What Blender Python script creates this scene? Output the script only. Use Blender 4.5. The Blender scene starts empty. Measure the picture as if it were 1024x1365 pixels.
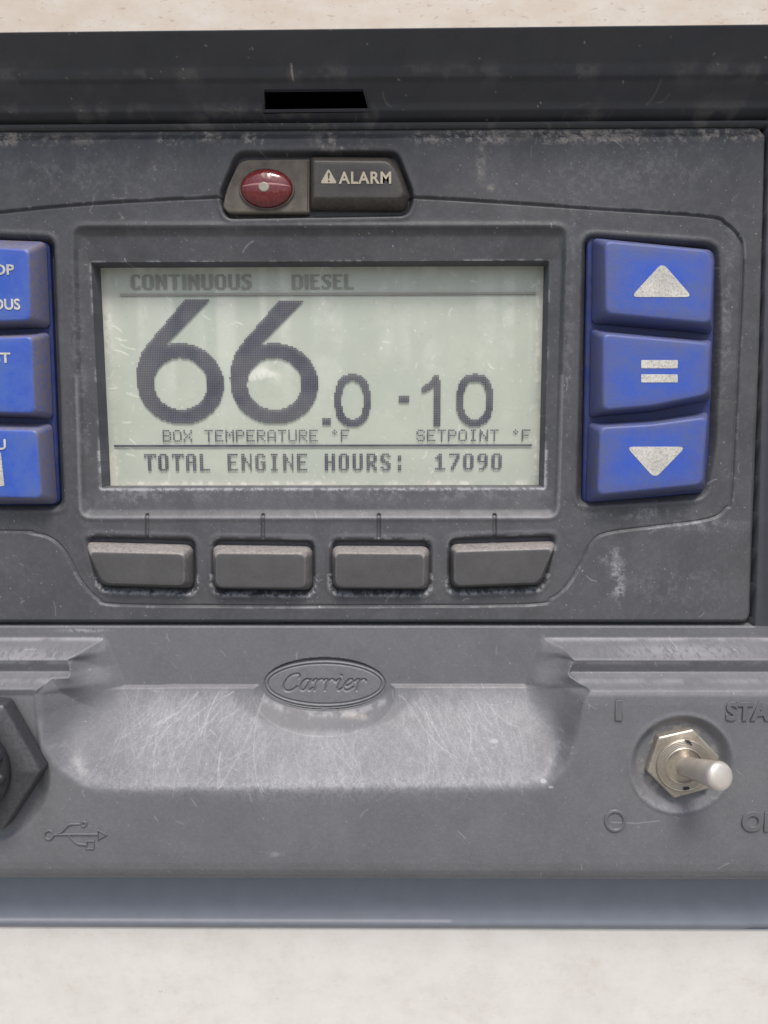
import bpy, math, random
import numpy as np
from math import radians as R

random.seed(7); rng = np.random.default_rng(7)
S = 0.0002                      # metres per panel unit (one photo pixel at the panel face)
C = bpy.context.scene.collection
scene = bpy.context.scene

# ------------------------------------------------------------------ camera
PITCH, YAW, D, F = R(7.0), R(0.5), 1000.0, 1000.0
V0 = 1240.0                     # panel row that is world z = 0
def W(u, v, h): return ((u-512)*S, -h*S, (V0-v)*S)
# panel frame: u right, v down, h towards the viewer
fw = np.array([-math.sin(YAW)*math.cos(PITCH), math.sin(PITCH), -math.cos(YAW)*math.cos(PITCH)])
right = np.cross(np.array([0, -1.0, 0]), fw); right /= np.linalg.norm(right)
if right[0] < 0: right = -right
down = np.cross(fw, right)
if down[1] < 0: down = -down
ROLL = R(0.13)
right, down = right*math.cos(ROLL)+down*math.sin(ROLL), down*math.cos(ROLL)-right*math.sin(ROLL)
camp = np.array([512.0, 682.5, 0.0]) - fw*D
def at(px, py, h=0.0):
    """panel (u, v) that the photo pixel shows on the plane at height h"""
    d = fw*F + right*(px-512.0) + down*(py-682.5)
    t = (h-camp[2])/d[2]
    return (camp[0]+d[0]*t, camp[1]+d[1]*t)
cam_d = bpy.data.cameras.new('camera'); cam = bpy.data.objects.new('camera', cam_d); C.objects.link(cam)
from mathutils import Matrix, Vector
def dirw(a): return Vector((a[0], -a[2], -a[1]))
r_, u_, b_ = dirw(right), -dirw(down), -dirw(fw)
M = Matrix((( r_.x, u_.x, b_.x), (r_.y, u_.y, b_.y), (r_.z, u_.z, b_.z))).to_4x4()
M.translation = Vector(W(*camp)); cam.matrix_world = M
cam_d.sensor_fit = 'VERTICAL'; cam_d.sensor_height = 24; cam_d.lens = F/1365*24
cam_d.clip_start = 0.005; cam_d.clip_end = 50
scene.camera = cam

# ------------------------------------------------------------------ light
SUN_EL, SUN_AZ = R(60), R(7)     # azimuth measured from the panel's normal towards the right
wd = bpy.data.worlds.new('World'); scene.world = wd; wd.use_nodes = True
nt = wd.node_tree; nt.nodes.clear()
sky = nt.nodes.new('ShaderNodeTexSky'); sky.sky_type = 'NISHITA'; sky.sun_disc = False
sky.sun_elevation = SUN_EL; sky.sun_rotation = math.pi - SUN_AZ; sky.air_density = 1.0; sky.dust_density = 4.0; sky.ozone_density = 1.0
bg = nt.nodes.new('ShaderNodeBackground'); bg.inputs[1].default_value = 0.11
ow = nt.nodes.new('ShaderNodeOutputWorld')
# below the horizon: flat pale fill added for ground bounce instead of black
g_tc = nt.nodes.new('ShaderNodeTexCoord'); g_sx = nt.nodes.new('ShaderNodeSeparateXYZ'); nt.links.new(g_tc.outputs['Generated'], g_sx.inputs[0])
g_mr = nt.nodes.new('ShaderNodeMapRange'); g_mr.inputs[1].default_value = -0.03; g_mr.inputs[2].default_value = 0.02; nt.links.new(g_sx.outputs[2], g_mr.inputs[0])
g_mx = nt.nodes.new('ShaderNodeMix'); g_mx.data_type = 'RGBA'; g_mx.inputs[6].default_value = (2.6, 2.5, 2.4, 1)
nt.links.new(g_mr.outputs[0], g_mx.inputs[0]); nt.links.new(sky.outputs[0], g_mx.inputs[7])
nt.links.new(g_mx.outputs[2], bg.inputs[0]); nt.links.new(bg.outputs[0], ow.inputs[0])
sd = bpy.data.lights.new('sun', 'SUN'); sd.energy = 1.9; sd.angle = R(20); sd.color = (1.0, 0.965, 0.92)
sun = bpy.data.objects.new('sun', sd); C.objects.link(sun)
ldir = Vector((math.sin(SUN_AZ)*math.cos(SUN_EL), -math.cos(SUN_AZ)*math.cos(SUN_EL), math.sin(SUN_EL)))
sun.rotation_euler = ldir.to_track_quat('Z', 'Y').to_euler(); sun.location = (0.3, -0.5, 0.8)
scene.view_settings.view_transform = 'Standard'; scene.view_settings.look = 'None'
scene.view_settings.gamma = 1; scene.view_settings.use_curve_mapping = False
scene.view_settings.exposure = 0.45

# ------------------------------------------------------------------ materials
def mat(name, base, rough=0.55, metal=0.0, dust=(0.40, 0.37, 0.33), scuff=(0.50, 0.50, 0.52), var=0.25,
        grain=0.35, coat=0.0, fade=None, fade_scale=0.012, speck=0.15, spec=0.5, bump_scale=0.45, sp=(0.60, 0.74)):
    m = bpy.data.materials.new(name); m.use_nodes = True
    n, l = m.node_tree.nodes, m.node_tree.links
    p = n['Principled BSDF']
    tc = n.new('ShaderNodeTexCoord')
    mp = n.new('ShaderNodeMapping'); mp.inputs['Scale'].default_value = (1/S,)*3
    l.new(tc.outputs['Object'], mp.inputs[0])
    def noise(sc, det=4, rg=0.6):
        t = n.new('ShaderNodeTexNoise'); t.inputs['Scale'].default_value = sc; t.inputs['Detail'].default_value = det
        t.inputs['Roughness'].default_value = rg; l.new(mp.outputs[0], t.inputs['Vector']); return t.outputs['Fac']
    def ramp(x, a, b, lo=0.0, hi=1.0):
        r = n.new('ShaderNodeMapRange'); r.inputs[1].default_value = a; r.inputs[2].default_value = b
        r.inputs[3].default_value = lo; r.inputs[4].default_value = hi; l.new(x, r.inputs[0]); return r.outputs[0]
    def mix(f, a, b):
        x = n.new('ShaderNodeMix'); x.data_type = 'RGBA'
        l.new(f, x.inputs[0])
        for i, c in ((6, a), (7, b)):
            if isinstance(c, tuple): x.inputs[i].default_value = (*c, 1)
            else: l.new(c, x.inputs[i])
        return x.outputs[2]
    def math_(op, a, b):
        x = n.new('ShaderNodeMath'); x.operation = op; x.use_clamp = (op == 'ADD')
        for i, c in enumerate((a, b)):
            if isinstance(c, (int, float)): x.inputs[i].default_value = c
            else: l.new(c, x.inputs[i])
        return x.outputs[0]
    col = mix(ramp(noise(0.03, 6), 0.35, 0.65), tuple(c*(1-var) for c in base), tuple(c*(1+var) for c in base))
    if fade: col = mix(ramp(noise(fade_scale, 6, 0.65), 0.42, 0.68), col, fade)
    # fine pale speckle
    col = mix(ramp(noise(0.55, 3, 0.8), sp[0], sp[1], 0, speck), col, dust)
    a1 = n.new('ShaderNodeAttribute'); a1.attribute_name = 'dust'
    a2 = n.new('ShaderNodeAttribute'); a2.attribute_name = 'scuff'
    br = math_('MULTIPLY', a1.outputs['Fac'], ramp(noise(0.22, 5, 0.75), 0.34, 0.62, 0.45, 1.2))
    col = mix(math_('MINIMUM', br, 1.0), col, dust)
    s2 = math_('MULTIPLY', a2.outputs['Fac'], ramp(noise(0.5, 3, 0.7), 0.3, 0.65, 0.7, 1.15))
    col = mix(math_('MINIMUM', s2, 1.0), col, scuff)
    l.new(col, p.inputs['Base Color'])
    l.new(ramp(noise(0.05, 5), 0.3, 0.7, rough*0.85, min(1, rough*1.15)), p.inputs['Roughness'])
    p.inputs['Metallic'].default_value = metal
    p.inputs['Specular IOR Level'].default_value = spec
    if coat: p.inputs['Coat Weight'].default_value = coat; p.inputs['Coat Roughness'].default_value = 0.12
    bp = n.new('ShaderNodeBump'); bp.inputs['Strength'].default_value = grain; bp.inputs['Distance'].default_value = 0.5*S
    l.new(noise(bump_scale, 3, 0.7), bp.inputs['Height']); l.new(bp.outputs[0], p.inputs['Normal'])
    return m

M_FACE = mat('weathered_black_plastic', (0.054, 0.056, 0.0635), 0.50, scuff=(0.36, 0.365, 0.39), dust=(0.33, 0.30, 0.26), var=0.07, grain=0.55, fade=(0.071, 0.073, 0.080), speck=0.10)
M_HOOD = mat('hood_black_plastic', (0.052, 0.055, 0.066), 0.55, var=0.07, grain=0.4, fade=(0.060, 0.062, 0.071), speck=0.08)  # hood plastic in its own dark base colour
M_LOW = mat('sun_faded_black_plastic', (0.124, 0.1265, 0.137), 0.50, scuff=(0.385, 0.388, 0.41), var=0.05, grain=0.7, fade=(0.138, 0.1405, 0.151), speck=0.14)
M_SKIRT = mat('smooth_blue_grey_plastic', (0.205, 0.225, 0.26), 0.35, var=0.05, grain=0.08, speck=0.04)
M_EMB = mat('emblem_plastic', (0.112, 0.1145, 0.125), 0.5, scuff=(0.385, 0.388, 0.41), var=0.05, grain=0.3, speck=0.12)
M_KEY = mat('grey_rubber', (0.070, 0.070, 0.073), 0.5, dust=(0.32, 0.30, 0.285), var=0.12, grain=0.5, speck=0.2)
M_ALARM = mat('black_rubber', (0.036, 0.034, 0.034), 0.42, dust=(0.30, 0.26, 0.22), var=0.2, grain=0.4, speck=0.2)
M_LENSP = mat('dusty_grey_plastic', (0.085, 0.076, 0.066), 0.7, dust=(0.22, 0.19, 0.15), var=0.35, grain=0.7, fade=(0.14, 0.122, 0.10), fade_scale=0.07, speck=0.4)
M_BLUE = mat('worn_blue_rubber', (0.026, 0.100, 0.52), 0.45, dust=(0.19, 0.165, 0.155), var=0.12, grain=0.6,
             fade=(0.06, 0.13, 0.42), fade_scale=0.03, speck=0.35)
M_BLUEW = mat('grimy_blue_rubber', (0.024, 0.098, 0.55), 0.46, dust=(0.12, 0.118, 0.15), var=0.06, grain=0.6, fade=(0.065, 0.115, 0.38), fade_scale=0.03, speck=0.5, sp=(0.50, 0.70))
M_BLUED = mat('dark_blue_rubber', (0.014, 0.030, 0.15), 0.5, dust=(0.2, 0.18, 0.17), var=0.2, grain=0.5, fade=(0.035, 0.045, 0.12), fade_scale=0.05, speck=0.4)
M_WHITE = mat('worn_white_print', (0.60, 0.59, 0.54), 0.6, dust=(0.20, 0.19, 0.19), var=0.14, grain=0.3, speck=0.75, sp=(0.48, 0.66))
M_TAN = mat('yellowed_print', (0.46, 0.41, 0.31), 0.6, dust=(0.2, 0.18, 0.15), var=0.12, grain=0.2, speck=0.6)
M_METAL = mat('dull_nickel', (0.58, 0.54, 0.47), 0.36, metal=0.7, dust=(0.30, 0.25, 0.19), var=0.25, grain=0.35, speck=0.6, sp=(0.52, 0.7), fade=(0.40, 0.36, 0.30), fade_scale=0.06)
M_LEVER = mat('polished_nickel', (0.62, 0.58, 0.53), 0.36, metal=0.55, dust=(0.30, 0.27, 0.24), var=0.12, grain=0.15, speck=0.2)
M_WALL = mat('dirty_cream_paint', (0.71, 0.685, 0.64), 0.55, var=0.03, grain=0.12, dust=(0.45, 0.38, 0.28),
             fade=(0.68, 0.655, 0.61), fade_scale=0.012, speck=0.10, bump_scale=0.1)
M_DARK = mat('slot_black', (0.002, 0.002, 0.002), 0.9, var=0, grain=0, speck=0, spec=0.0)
M_LCD = mat('lcd_pale_green', (0.485, 0.52, 0.445), 0.30, var=0.04, grain=0.03, dust=(0.66, 0.64, 0.55), scuff=(0.75, 0.77, 0.70),
            fade=(0.44, 0.49, 0.42), fade_scale=0.008, speck=0.10)
M_DOT = mat('lcd_dark_dots', (0.085, 0.088, 0.125), 0.4, var=0.22, grain=0, speck=0.1, fade=(0.14, 0.137, 0.145), fade_scale=0.015)
M_DOTP = mat('lcd_pale_dots', (0.26, 0.26, 0.235), 0.4, var=0.12, grain=0, speck=0.1, fade=(0.31, 0.305, 0.275), fade_scale=0.02)
M_CAP = mat('black_nylon', (0.022, 0.023, 0.028), 0.42, dust=(.25,.25,.26), var=0.12, grain=0.5, speck=0.3)
M_BULB = mat('pale_bulb', (0.36, 0.33, 0.28), 0.35, var=0.1, grain=0.1, speck=0.1)
M_BAR = mat('pink_highlight', (0.42, 0.20, 0.19), 0.35, var=0.1, grain=0, speck=0.1)  # colour of the painted highlight on the red lens
M_RED = bpy.data.materials.new('red_lens'); M_RED.use_nodes = True
_p = M_RED.node_tree.nodes['Principled BSDF']
_p.inputs['Base Color'].default_value = (0.20, 0.014, 0.020, 1); _p.inputs['Roughness'].default_value = 0.2
_p.inputs['Transmission Weight'].default_value = 0.35; _p.inputs['Coat Weight'].default_value = 0.6; _p.inputs['Coat Roughness'].default_value = 0.08

_n, _l = M_RED.node_tree.nodes, M_RED.node_tree.links
_tc = _n.new('ShaderNodeTexCoord'); _mp = _n.new('ShaderNodeMapping'); _mp.inputs['Scale'].default_value = (1/S,)*3; _l.new(_tc.outputs['Object'], _mp.inputs[0])
_v = _n.new('ShaderNodeTexVoronoi'); _v.inputs['Scale'].default_value = 0.16; _l.new(_mp.outputs[0], _v.inputs['Vector'])
_b = _n.new('ShaderNodeBump'); _b.inputs['Strength'].default_value = 0.35; _b.inputs['Distance'].default_value = 1.2*S
_l.new(_v.outputs['Distance'], _b.inputs['Height']); _l.new(_b.outputs[0], _p.inputs['Normal'])
_ns = _n.new('ShaderNodeTexNoise'); _ns.inputs['Scale'].default_value = 0.3; _ns.inputs['Detail'].default_value = 5; _l.new(_mp.outputs[0], _ns.inputs['Vector'])
_mr = _n.new('ShaderNodeMapRange'); _mr.inputs[1].default_value = .45; _mr.inputs[2].default_value = .72; _mr.inputs[4].default_value = .35; _l.new(_ns.outputs['Fac'], _mr.inputs[0])
_mx = _n.new('ShaderNodeMix'); _mx.data_type = 'RGBA'; _mx.inputs[6].default_value = (0.21, 0.014, 0.02, 1); _mx.inputs[7].default_value = (0.34, 0.12, 0.11, 1)
_l.new(_mr.outputs[0], _mx.inputs[0]); _l.new(_mx.outputs[2], _p.inputs['Base Color'])

# ------------------------------------------------------------------ helpers
def link(o, parent=None):
    C.objects.link(o)
    if parent is not None: o.parent = parent
    return o
def mesh_obj(name, verts, faces, m, parent=None, smooth=False, dust=None, scuff=None):
    me = bpy.data.meshes.new(name); me.from_pydata([tuple(v) for v in verts], [], [tuple(f) for f in faces])
    me.materials.append(m)
    if smooth: me.polygons.foreach_set('use_smooth', [True]*len(me.polygons))
    for nm, a in (('dust', dust), ('scuff', scuff)):
        if a is not None:
            at_ = me.attributes.new(nm, 'FLOAT', 'POINT'); at_.data.foreach_set('value', np.asarray(a, dtype=np.float32))
    me.update()
    return link(bpy.data.objects.new(name, me), parent)
def fix_normals(o, towards=(0, -1, 0)):
    import bmesh
    bm = bmesh.new(); bm.from_mesh(o.data); bmesh.ops.recalc_face_normals(bm, faces=bm.faces); bm.to_mesh(o.data); bm.free()
def grid_obj(name, us, vs, H, m, parent=None, keep=None, dust=None, scuff=None, warp=None):
    """a relief: rows vs, columns us, height H[row, col]; keep = per-cell mask"""
    nv, nu = len(vs), len(us)
    U, V = np.meshgrid(us, vs)
    if warp is not None: V = V+warp
    co = np.empty((nv*nu, 3), np.float32)
    co[:, 0] = ((U-512)*S).ravel(); co[:, 1] = (-H*S).ravel(); co[:, 2] = ((V0-V)*S).ravel()
    idx = np.arange(nv*nu).reshape(nv, nu)
    q = np.stack([idx[:-1, :-1], idx[1:, :-1], idx[1:, 1:], idx[:-1, 1:]], -1)
    q = q[keep] if keep is not None else q.reshape(-1, 4)
    q = q.reshape(-1, 4)
    used = np.zeros(nv*nu, bool); used[q.ravel()] = True
    remap = np.cumsum(used)-1
    q = remap[q]; co = co[used]
    me = bpy.data.meshes.new(name)
    me.vertices.add(len(co)); me.vertices.foreach_set('co', co.ravel())
    me.loops.add(q.size); me.loops.foreach_set('vertex_index', q.ravel().astype(np.int32))
    me.polygons.add(len(q)); me.polygons.foreach_set('loop_start', (np.arange(len(q))*4).astype(np.int32))
    me.polygons.foreach_set('use_smooth', np.ones(len(q), bool))
    for nm, a in (('dust', dust), ('scuff', scuff)):
        if a is not None:
            x = me.attributes.new(nm, 'FLOAT', 'POINT'); x.data.foreach_set('value', np.clip(a.ravel()[used], 0, 1).astype(np.float32))
    me.materials.append(m); me.update(calc_edges=True); me.validate()
    return link(bpy.data.objects.new(name, me), parent)
def P(pts, h=0.0): return [at(x, y, h) for x, y in pts]
def sstep(a, b, x):
    t = np.clip((x-a)/(b-a), 0, 1); return t*t*(3-2*t)
def seg_dist(U, V, pts, closed=False):
    d = np.full(U.shape, 1e9)
    n = len(pts)
    for i in range(n if closed else n-1):
        ax, ay = pts[i]; bx, by = pts[(i+1) % n]
        ex, ey = bx-ax, by-ay; L = ex*ex+ey*ey
        if L < 1e-9: continue
        t = np.clip(((U-ax)*ex+(V-ay)*ey)/L, 0, 1)
        d = np.minimum(d, (U-ax-t*ex)**2+(V-ay-t*ey)**2)
    return np.sqrt(d)
def inside(U, V, pts):
    r = np.zeros(U.shape, bool); n = len(pts)
    for i in range(n):
        x1, y1 = pts[i]; x2, y2 = pts[(i+1) % n]
        if y1 == y2: continue
        c = ((y1 > V) != (y2 > V)) & (U < (x2-x1)*(V-y1)/(y2-y1)+x1)
        r ^= c
    return r
def sdf(U, V, pts):
    d = seg_dist(U, V, pts, True)
    return np.where(inside(U, V, pts), -d, d)
def sdf_box(U, V, pts, pad):
    """sdf evaluated only near the polygon; far away = pad"""
    xs = [p[0] for p in pts]; ys = [p[1] for p in pts]
    u0, v0 = U[0, 0], V[0, 0]; du = U[0, 1]-u0; dv = V[1, 0]-v0
    i0 = max(0, int((min(ys)-pad-v0)/dv)); i1 = min(U.shape[0], int((max(ys)+pad-v0)/dv)+2)
    j0 = max(0, int((min(xs)-pad-u0)/du)); j1 = min(U.shape[1], int((max(xs)+pad-u0)/du)+2)
    out = np.full(U.shape, float(pad))
    if i1 > i0 and j1 > j0: out[i0:i1, j0:j1] = sdf(U[i0:i1, j0:j1], V[i0:i1, j0:j1], pts)
    return out
def rnd(pts, r, n=6):
    """round the corners of a polygon; r may be a list"""
    out = []; N = len(pts)
    for i in range(N):
        p0, p, p1 = (np.array(pts[i-1], float), np.array(pts[i], float), np.array(pts[(i+1) % N], float))
        a, b = p0-p, p1-p; la, lb = np.linalg.norm(a), np.linalg.norm(b)
        rr = min(r[i] if isinstance(r, (list, tuple)) else r, la*0.48, lb*0.48)
        s, e = p+a/la*rr, p+b/lb*rr
        for k in range(n):
            t = k/(n-1); out.append(tuple((1-t)**2*s+2*t*(1-t)*p+t*t*e))
    return out
def catmull(pts, k=8, closed=False):
    out = []; n = len(pts)
    for i in range(n if closed else n-1):
        g = lambda j: np.array(pts[j % n] if closed else pts[max(0, min(n-1, j))], float)
        p0, p1, p2, p3 = g(i-1), g(i), g(i+1), g(i+2)
        for q in range(k):
            t = q/k
            out.append(tuple(0.5*((2*p1)+(-p0+p2)*t+(2*p0-5*p1+4*p2-p3)*t*t+(-p0+3*p1-3*p2+p3)*t**3)))
    if not closed: out.append(tuple(pts[-1]))
    return out
def area(pts): return sum(pts[i][0]*pts[(i+1) % len(pts)][1]-pts[(i+1) % len(pts)][0]*pts[i][1] for i in range(len(pts)))/2
def inset(pts, d):
    s = 1 if area(pts) > 0 else -1; n = len(pts); out = []
    for i in range(n):
        p0, p1 = np.array(pts[i-1]), np.array(pts[(i+1) % n]); t = p1-p0; L = np.linalg.norm(t) or 1; t = t/L
        out.append((pts[i][0]-t[1]*d*s, pts[i][1]+t[0]*d*s))
    return out
def noise2(shape, cells, gain=0.55):
    out = np.zeros(shape); a = 1.0; tot = 0
    for c in cells:
        gy, gx = int(shape[0]/c)+3, int(shape[1]/c)+3
        g = rng.random((gy, gx))
        y = np.arange(shape[0])/c; x = np.arange(shape[1])/c
        iy, ix = y.astype(int), x.astype(int); fy, fx = y-iy, x-ix
        fy = fy*fy*(3-2*fy); fx = fx*fx*(3-2*fx)
        A = g[iy][:, ix]; B = g[iy][:, ix+1]; Cc = g[iy+1][:, ix]; Dd = g[iy+1][:, ix+1]
        out += a*((A*(1-fx)+B*fx)*(1-fy)[:, None]+(Cc*(1-fx)+Dd*fx)*fy[:, None]); tot += a; a *= gain
    return out/tot
def splat(A, us, vs, path, w):
    """draw a thin line into array A"""
    du, dv = us[1]-us[0], vs[1]-vs[0]
    for (x0, y0), (x1, y1) in zip(path[:-1], path[1:]):
        n = max(1, int(math.hypot(x1-x0, y1-y0)/(0.5*du)))
        for k in range(n):
            x = (x0+(x1-x0)*k/n-us[0])/du; y = (y0+(y1-y0)*k/n-vs[0])/dv
            j, i = int(x), int(y)
            if 0 <= j < A.shape[1]-1 and 0 <= i < A.shape[0]-1:
                fx, fy = x-j, y-i
                for ii, jj, ww in ((i, j, (1-fx)*(1-fy)), (i, j+1, fx*(1-fy)), (i+1, j, (1-fx)*fy), (i+1, j+1, fx*fy)):
                    A[ii, jj] = min(1.0, A[ii, jj]+w*ww*0.6)
def scratch(A, us, vs, x, y, ang, L, w, bend=0.3):
    p = [(x, y)]; k = random.uniform(-bend, bend)/max(L, 1); n = max(2, int(L/4))
    for i in range(n):
        ang += k*L/n+random.gauss(0, 0.03); x += math.cos(ang)*L/n; y += math.sin(ang)*L/n; p.append((x, y))
    splat(A, us, vs, p, w)
def specks(A, count, lo=0.3, hi=1.0, mask=None):
    ys = rng.integers(1, A.shape[0]-2, count); xs = rng.integers(1, A.shape[1]-2, count)
    for y, x in zip(ys, xs):
        if mask is not None and rng.random() > mask[y, x]: continue
        a = rng.uniform(lo, hi); A[y, x] += a
        if rng.random() < 0.35: A[y, x+1] += a*0.7
        if rng.random() < 0.25: A[y+1, x] += a*0.7

def loft(name, rings, m, parent, dusts=None, smooth=True, cap=True):
    """rings: list of (uv outline, h); outlines have equal counts; last ring is capped"""
    n = len(rings[0][0]); V = []; Fc = []; Du = []
    for k, (o, h) in enumerate(rings):
        for i, (u, v) in enumerate(o):
            V.append(W(u, v, h))
            dd = dusts[k] if dusts else 0
            Du.append(dd(i, u, v) if callable(dd) else dd)
    for k in range(len(rings)-1):
        for i in range(n):
            j = (i+1) % n
            Fc.append((k*n+i, k*n+j, (k+1)*n+j, (k+1)*n+i))
    if cap: Fc.append(tuple((len(rings)-1)*n+i for i in range(n)))
    o = mesh_obj(name, V, Fc, m, parent, smooth=False, dust=Du)
    fix_normals(o)
    if smooth:
        o.data.polygons.foreach_set('use_smooth', [len(p.vertices) == 4 for p in o.data.polygons])
        if cap:                 # keep the flat top flat
            pass
    return o
def offs(pts, d):
    """mitred inward offset of a sharp polygon"""
    s = 1 if area(pts) > 0 else -1; n = len(pts); out = []
    for i in range(n):
        p0, p, p1 = (np.array(pts[i-1], float), np.array(pts[i], float), np.array(pts[(i+1) % n], float))
        a = (p-p0)/np.linalg.norm(p-p0); b = (p1-p)/np.linalg.norm(p1-p)
        na, nb = np.array([-a[1], a[0]])*s, np.array([-b[1], b[0]])*s
        out.append(tuple(p+(na+nb)*d/(1+na.dot(nb))))
    return out
def key(name, base_px, face_px, h0, h1, m, parent, rb=8, rf=8, dust_wall=0.6, dust_face=0.05, n=7, soft=3.5):
    B, Fp = P(base_px, h0), P(face_px, h1)
    rl = rf if isinstance(rf, (list, tuple)) else [rf]*len(Fp)
    fo = lambda d: rnd(offs(Fp, d), [max(1.0, q-d*0.5) for q in rl], n)
    b = rnd(B, rb, n); f = fo(0)
    g = [tuple(np.array(p)*0.12+np.array(q)*0.88) for p, q in zip(b, f)]
    dw = dust_wall; d0 = (dw(0, 0, 0) if callable(dw) else dw)
    rings = [(b, h0), (b, h0+3), (g, h1-soft), (f, h1-soft*0.38), (fo(soft*0.5), h1-soft*0.07), (fo(soft), h1)]
    ds = [dw, dw, dw, dust_face*0.5+d0*0.5, dust_face, dust_face]
    cx = (np.mean([p[0] for p in Fp]), np.mean([p[1] for p in Fp])); last = rings[-1][0]
    for k in (0.82, 0.62, 0.42, 0.2):
        rings.append(([tuple(np.array(cx)+(np.array(p)-cx)*k) for p in last], h1)); ds.append(dust_face*(k-0.1)**1.5)
    return loft(name, rings, m, parent, ds)
def plate(name, outline_uv, h0, h1, m, parent, bev=0.3, smooth=False):
    return loft(name, [(outline_uv, h0), (outline_uv, h1-bev), (inset(outline_uv, bev), h1)], m, parent, None, smooth)
def merge_mesh(name, items, m, parent):
    V, Fc = [], []
    for vs, fs in items:
        o = len(V); V += list(vs); Fc += [tuple(i+o for i in f) for f in fs]
    return mesh_obj(name, V, Fc, m, parent)
def text_mesh(name, s, box_px, h, thick, m, parent, bold=0.0, shear=0.0, bevel=0.0, space=1.0):
    """text fitted into a box (x0, y0, x1, y1) of photo pixels lying at height h"""
    cu = bpy.data.curves.new('t', 'FONT'); cu.body = s; cu.offset = bold; cu.shear = shear; cu.space_character = space
    cu.extrude = 0.05; cu.bevel_depth = bevel; cu.bevel_resolution = 1; cu.resolution_u = 5
    ob = bpy.data.objects.new('t', cu); C.objects.link(ob)
    dg = bpy.context.evaluated_depsgraph_get(); dg.update()
    me = bpy.data.meshes.new_from_object(ob.evaluated_get(dg))
    bpy.data.objects.remove(ob); bpy.data.curves.remove(cu)
    n = len(me.vertices); co = np.empty(n*3, np.float32); me.vertices.foreach_get('co', co); co = co.reshape(-1, 3)
    lo, hi = co.min(0), co.max(0)
    x0, y0, x1, y1 = box_px
    a, b = at(x0, y0, h), at(x1, y1, h)
    t = (co-lo)/(hi-lo)
    nu = a[0]+t[:, 0]*(b[0]-a[0]); nv = b[1]+t[:, 1]*(a[1]-b[1]); nh = h-thick*0.3+t[:, 2]*thick*1.3
    out = np.stack([(nu-512)*S, -nh*S, (V0-nv)*S], 1).astype(np.float32)
    me.vertices.foreach_set('co', out.ravel()); me.name = name
    me.materials.clear(); me.materials.append(m); me.update()
    o = link(bpy.data.objects.new(name, me), parent)
    fix_normals(o)
    return o
def strokes_mesh(name, paths, wid, h, thick, m, parent, px=True):
    """raised round-topped strokes along polylines"""
    V, Fc = [], []
    prof = [(-1, -0.4), (-0.95, 0.35), (-0.55, 0.9), (0, 1.0), (0.55, 0.9), (0.95, 0.35), (1, -0.4)]
    for pts, closed in paths:
        q = P(pts, h) if px else pts
        n = len(q); base = len(V)
        for i in range(n):
            p0 = np.array(q[i-1] if (i or closed) else q[0]); p1 = np.array(q[(i+1) % n] if (i < n-1 or closed) else q[-1])
            t = p1-p0; t = t/(np.linalg.norm(t) or 1); nn = np.array([-t[1], t[0]])
            for a, b in prof:
                p = np.array(q[i])+nn*a*wid/2; V.append(W(p[0], p[1], h+b*thick))
        k = len(prof)
        for i in range(n if closed else n-1):
            for c in range(k-1):
                j = (i+1) % n
                Fc.append((base+i*k+c, base+i*k+c+1, base+j*k+c+1, base+j*k+c))
        if not closed:
            Fc.append(tuple(base+c for c in range(k))); Fc.append(tuple(base+(n-1)*k+c for c in range(k)))
    o = mesh_obj(name, V, Fc, m, parent); fix_normals(o); return o
def disc_rings(name, c, rings, m, parent, seg=64, ax=1.0, ay=1.0, cap=True, dust=None, smooth=True):
    """surface of revolution about the panel normal through uv point c; rings = (radius, h)"""
    rr = [([(c[0]+r*ax*math.cos(2*math.pi*i/seg), c[1]+r*ay*math.sin(2*math.pi*i/seg)) for i in range(seg)], h) for r, h in rings]
    return loft(name, rr, m, parent, dust, smooth, cap)

# ------------------------------------------------------------------ the wall behind (one slab)
HW = -9
wall = bpy.data.objects.new('trailer_wall', None)
us = np.linspace(-1800, 2800, 240); vs = np.linspace(-1800, 3000, 240)
U, V = np.meshgrid(us, vs)
n1 = noise2(U.shape, [60, 25, 10, 4])
import bmesh
bm = bmesh.new()
ht_, hb_ = at(512, 70, HW)[1], at(512, 1229, HW)[1]
for (ua, ub, va_, vb_) in ((-1800, 2800, -1800, ht_), (-1800, 2800, hb_, 3000), (-1800, -250, ht_, hb_), (1290, 2800, ht_, hb_)):
    g = bmesh.ops.create_cube(bm, size=1.0)['verts']
    a, b = W(ua, vb_, HW), W(ub, va_, HW-70)
    bmesh.ops.scale(bm, vec=(b[0]-a[0], b[1]-a[1], b[2]-a[2]), verts=g)
    bmesh.ops.translate(bm, vec=((a[0]+b[0])/2, (a[1]+b[1])/2, (a[2]+b[2])/2), verts=g)
g = bmesh.ops.create_cube(bm, size=1.0)['verts']      # closed back of the opening
a, b = W(-1800, 3000, HW-70.5), W(2800, -1800, HW-90)
bmesh.ops.scale(bm, vec=(b[0]-a[0], b[1]-a[1], b[2]-a[2]), verts=g)
bmesh.ops.translate(bm, vec=((a[0]+b[0])/2, (a[1]+b[1])/2, (a[2]+b[2])/2), verts=g)
me = bpy.data.meshes.new('trailer_wall'); bm.to_mesh(me); bm.free(); me.materials.append(M_WALL)
bpy.data.objects.remove(wall)
wall = link(bpy.data.objects.new('trailer_wall', me))
wall['label'] = 'dirty cream painted truck body wall behind the black control panel'; wall['category'] = 'wall'
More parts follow.
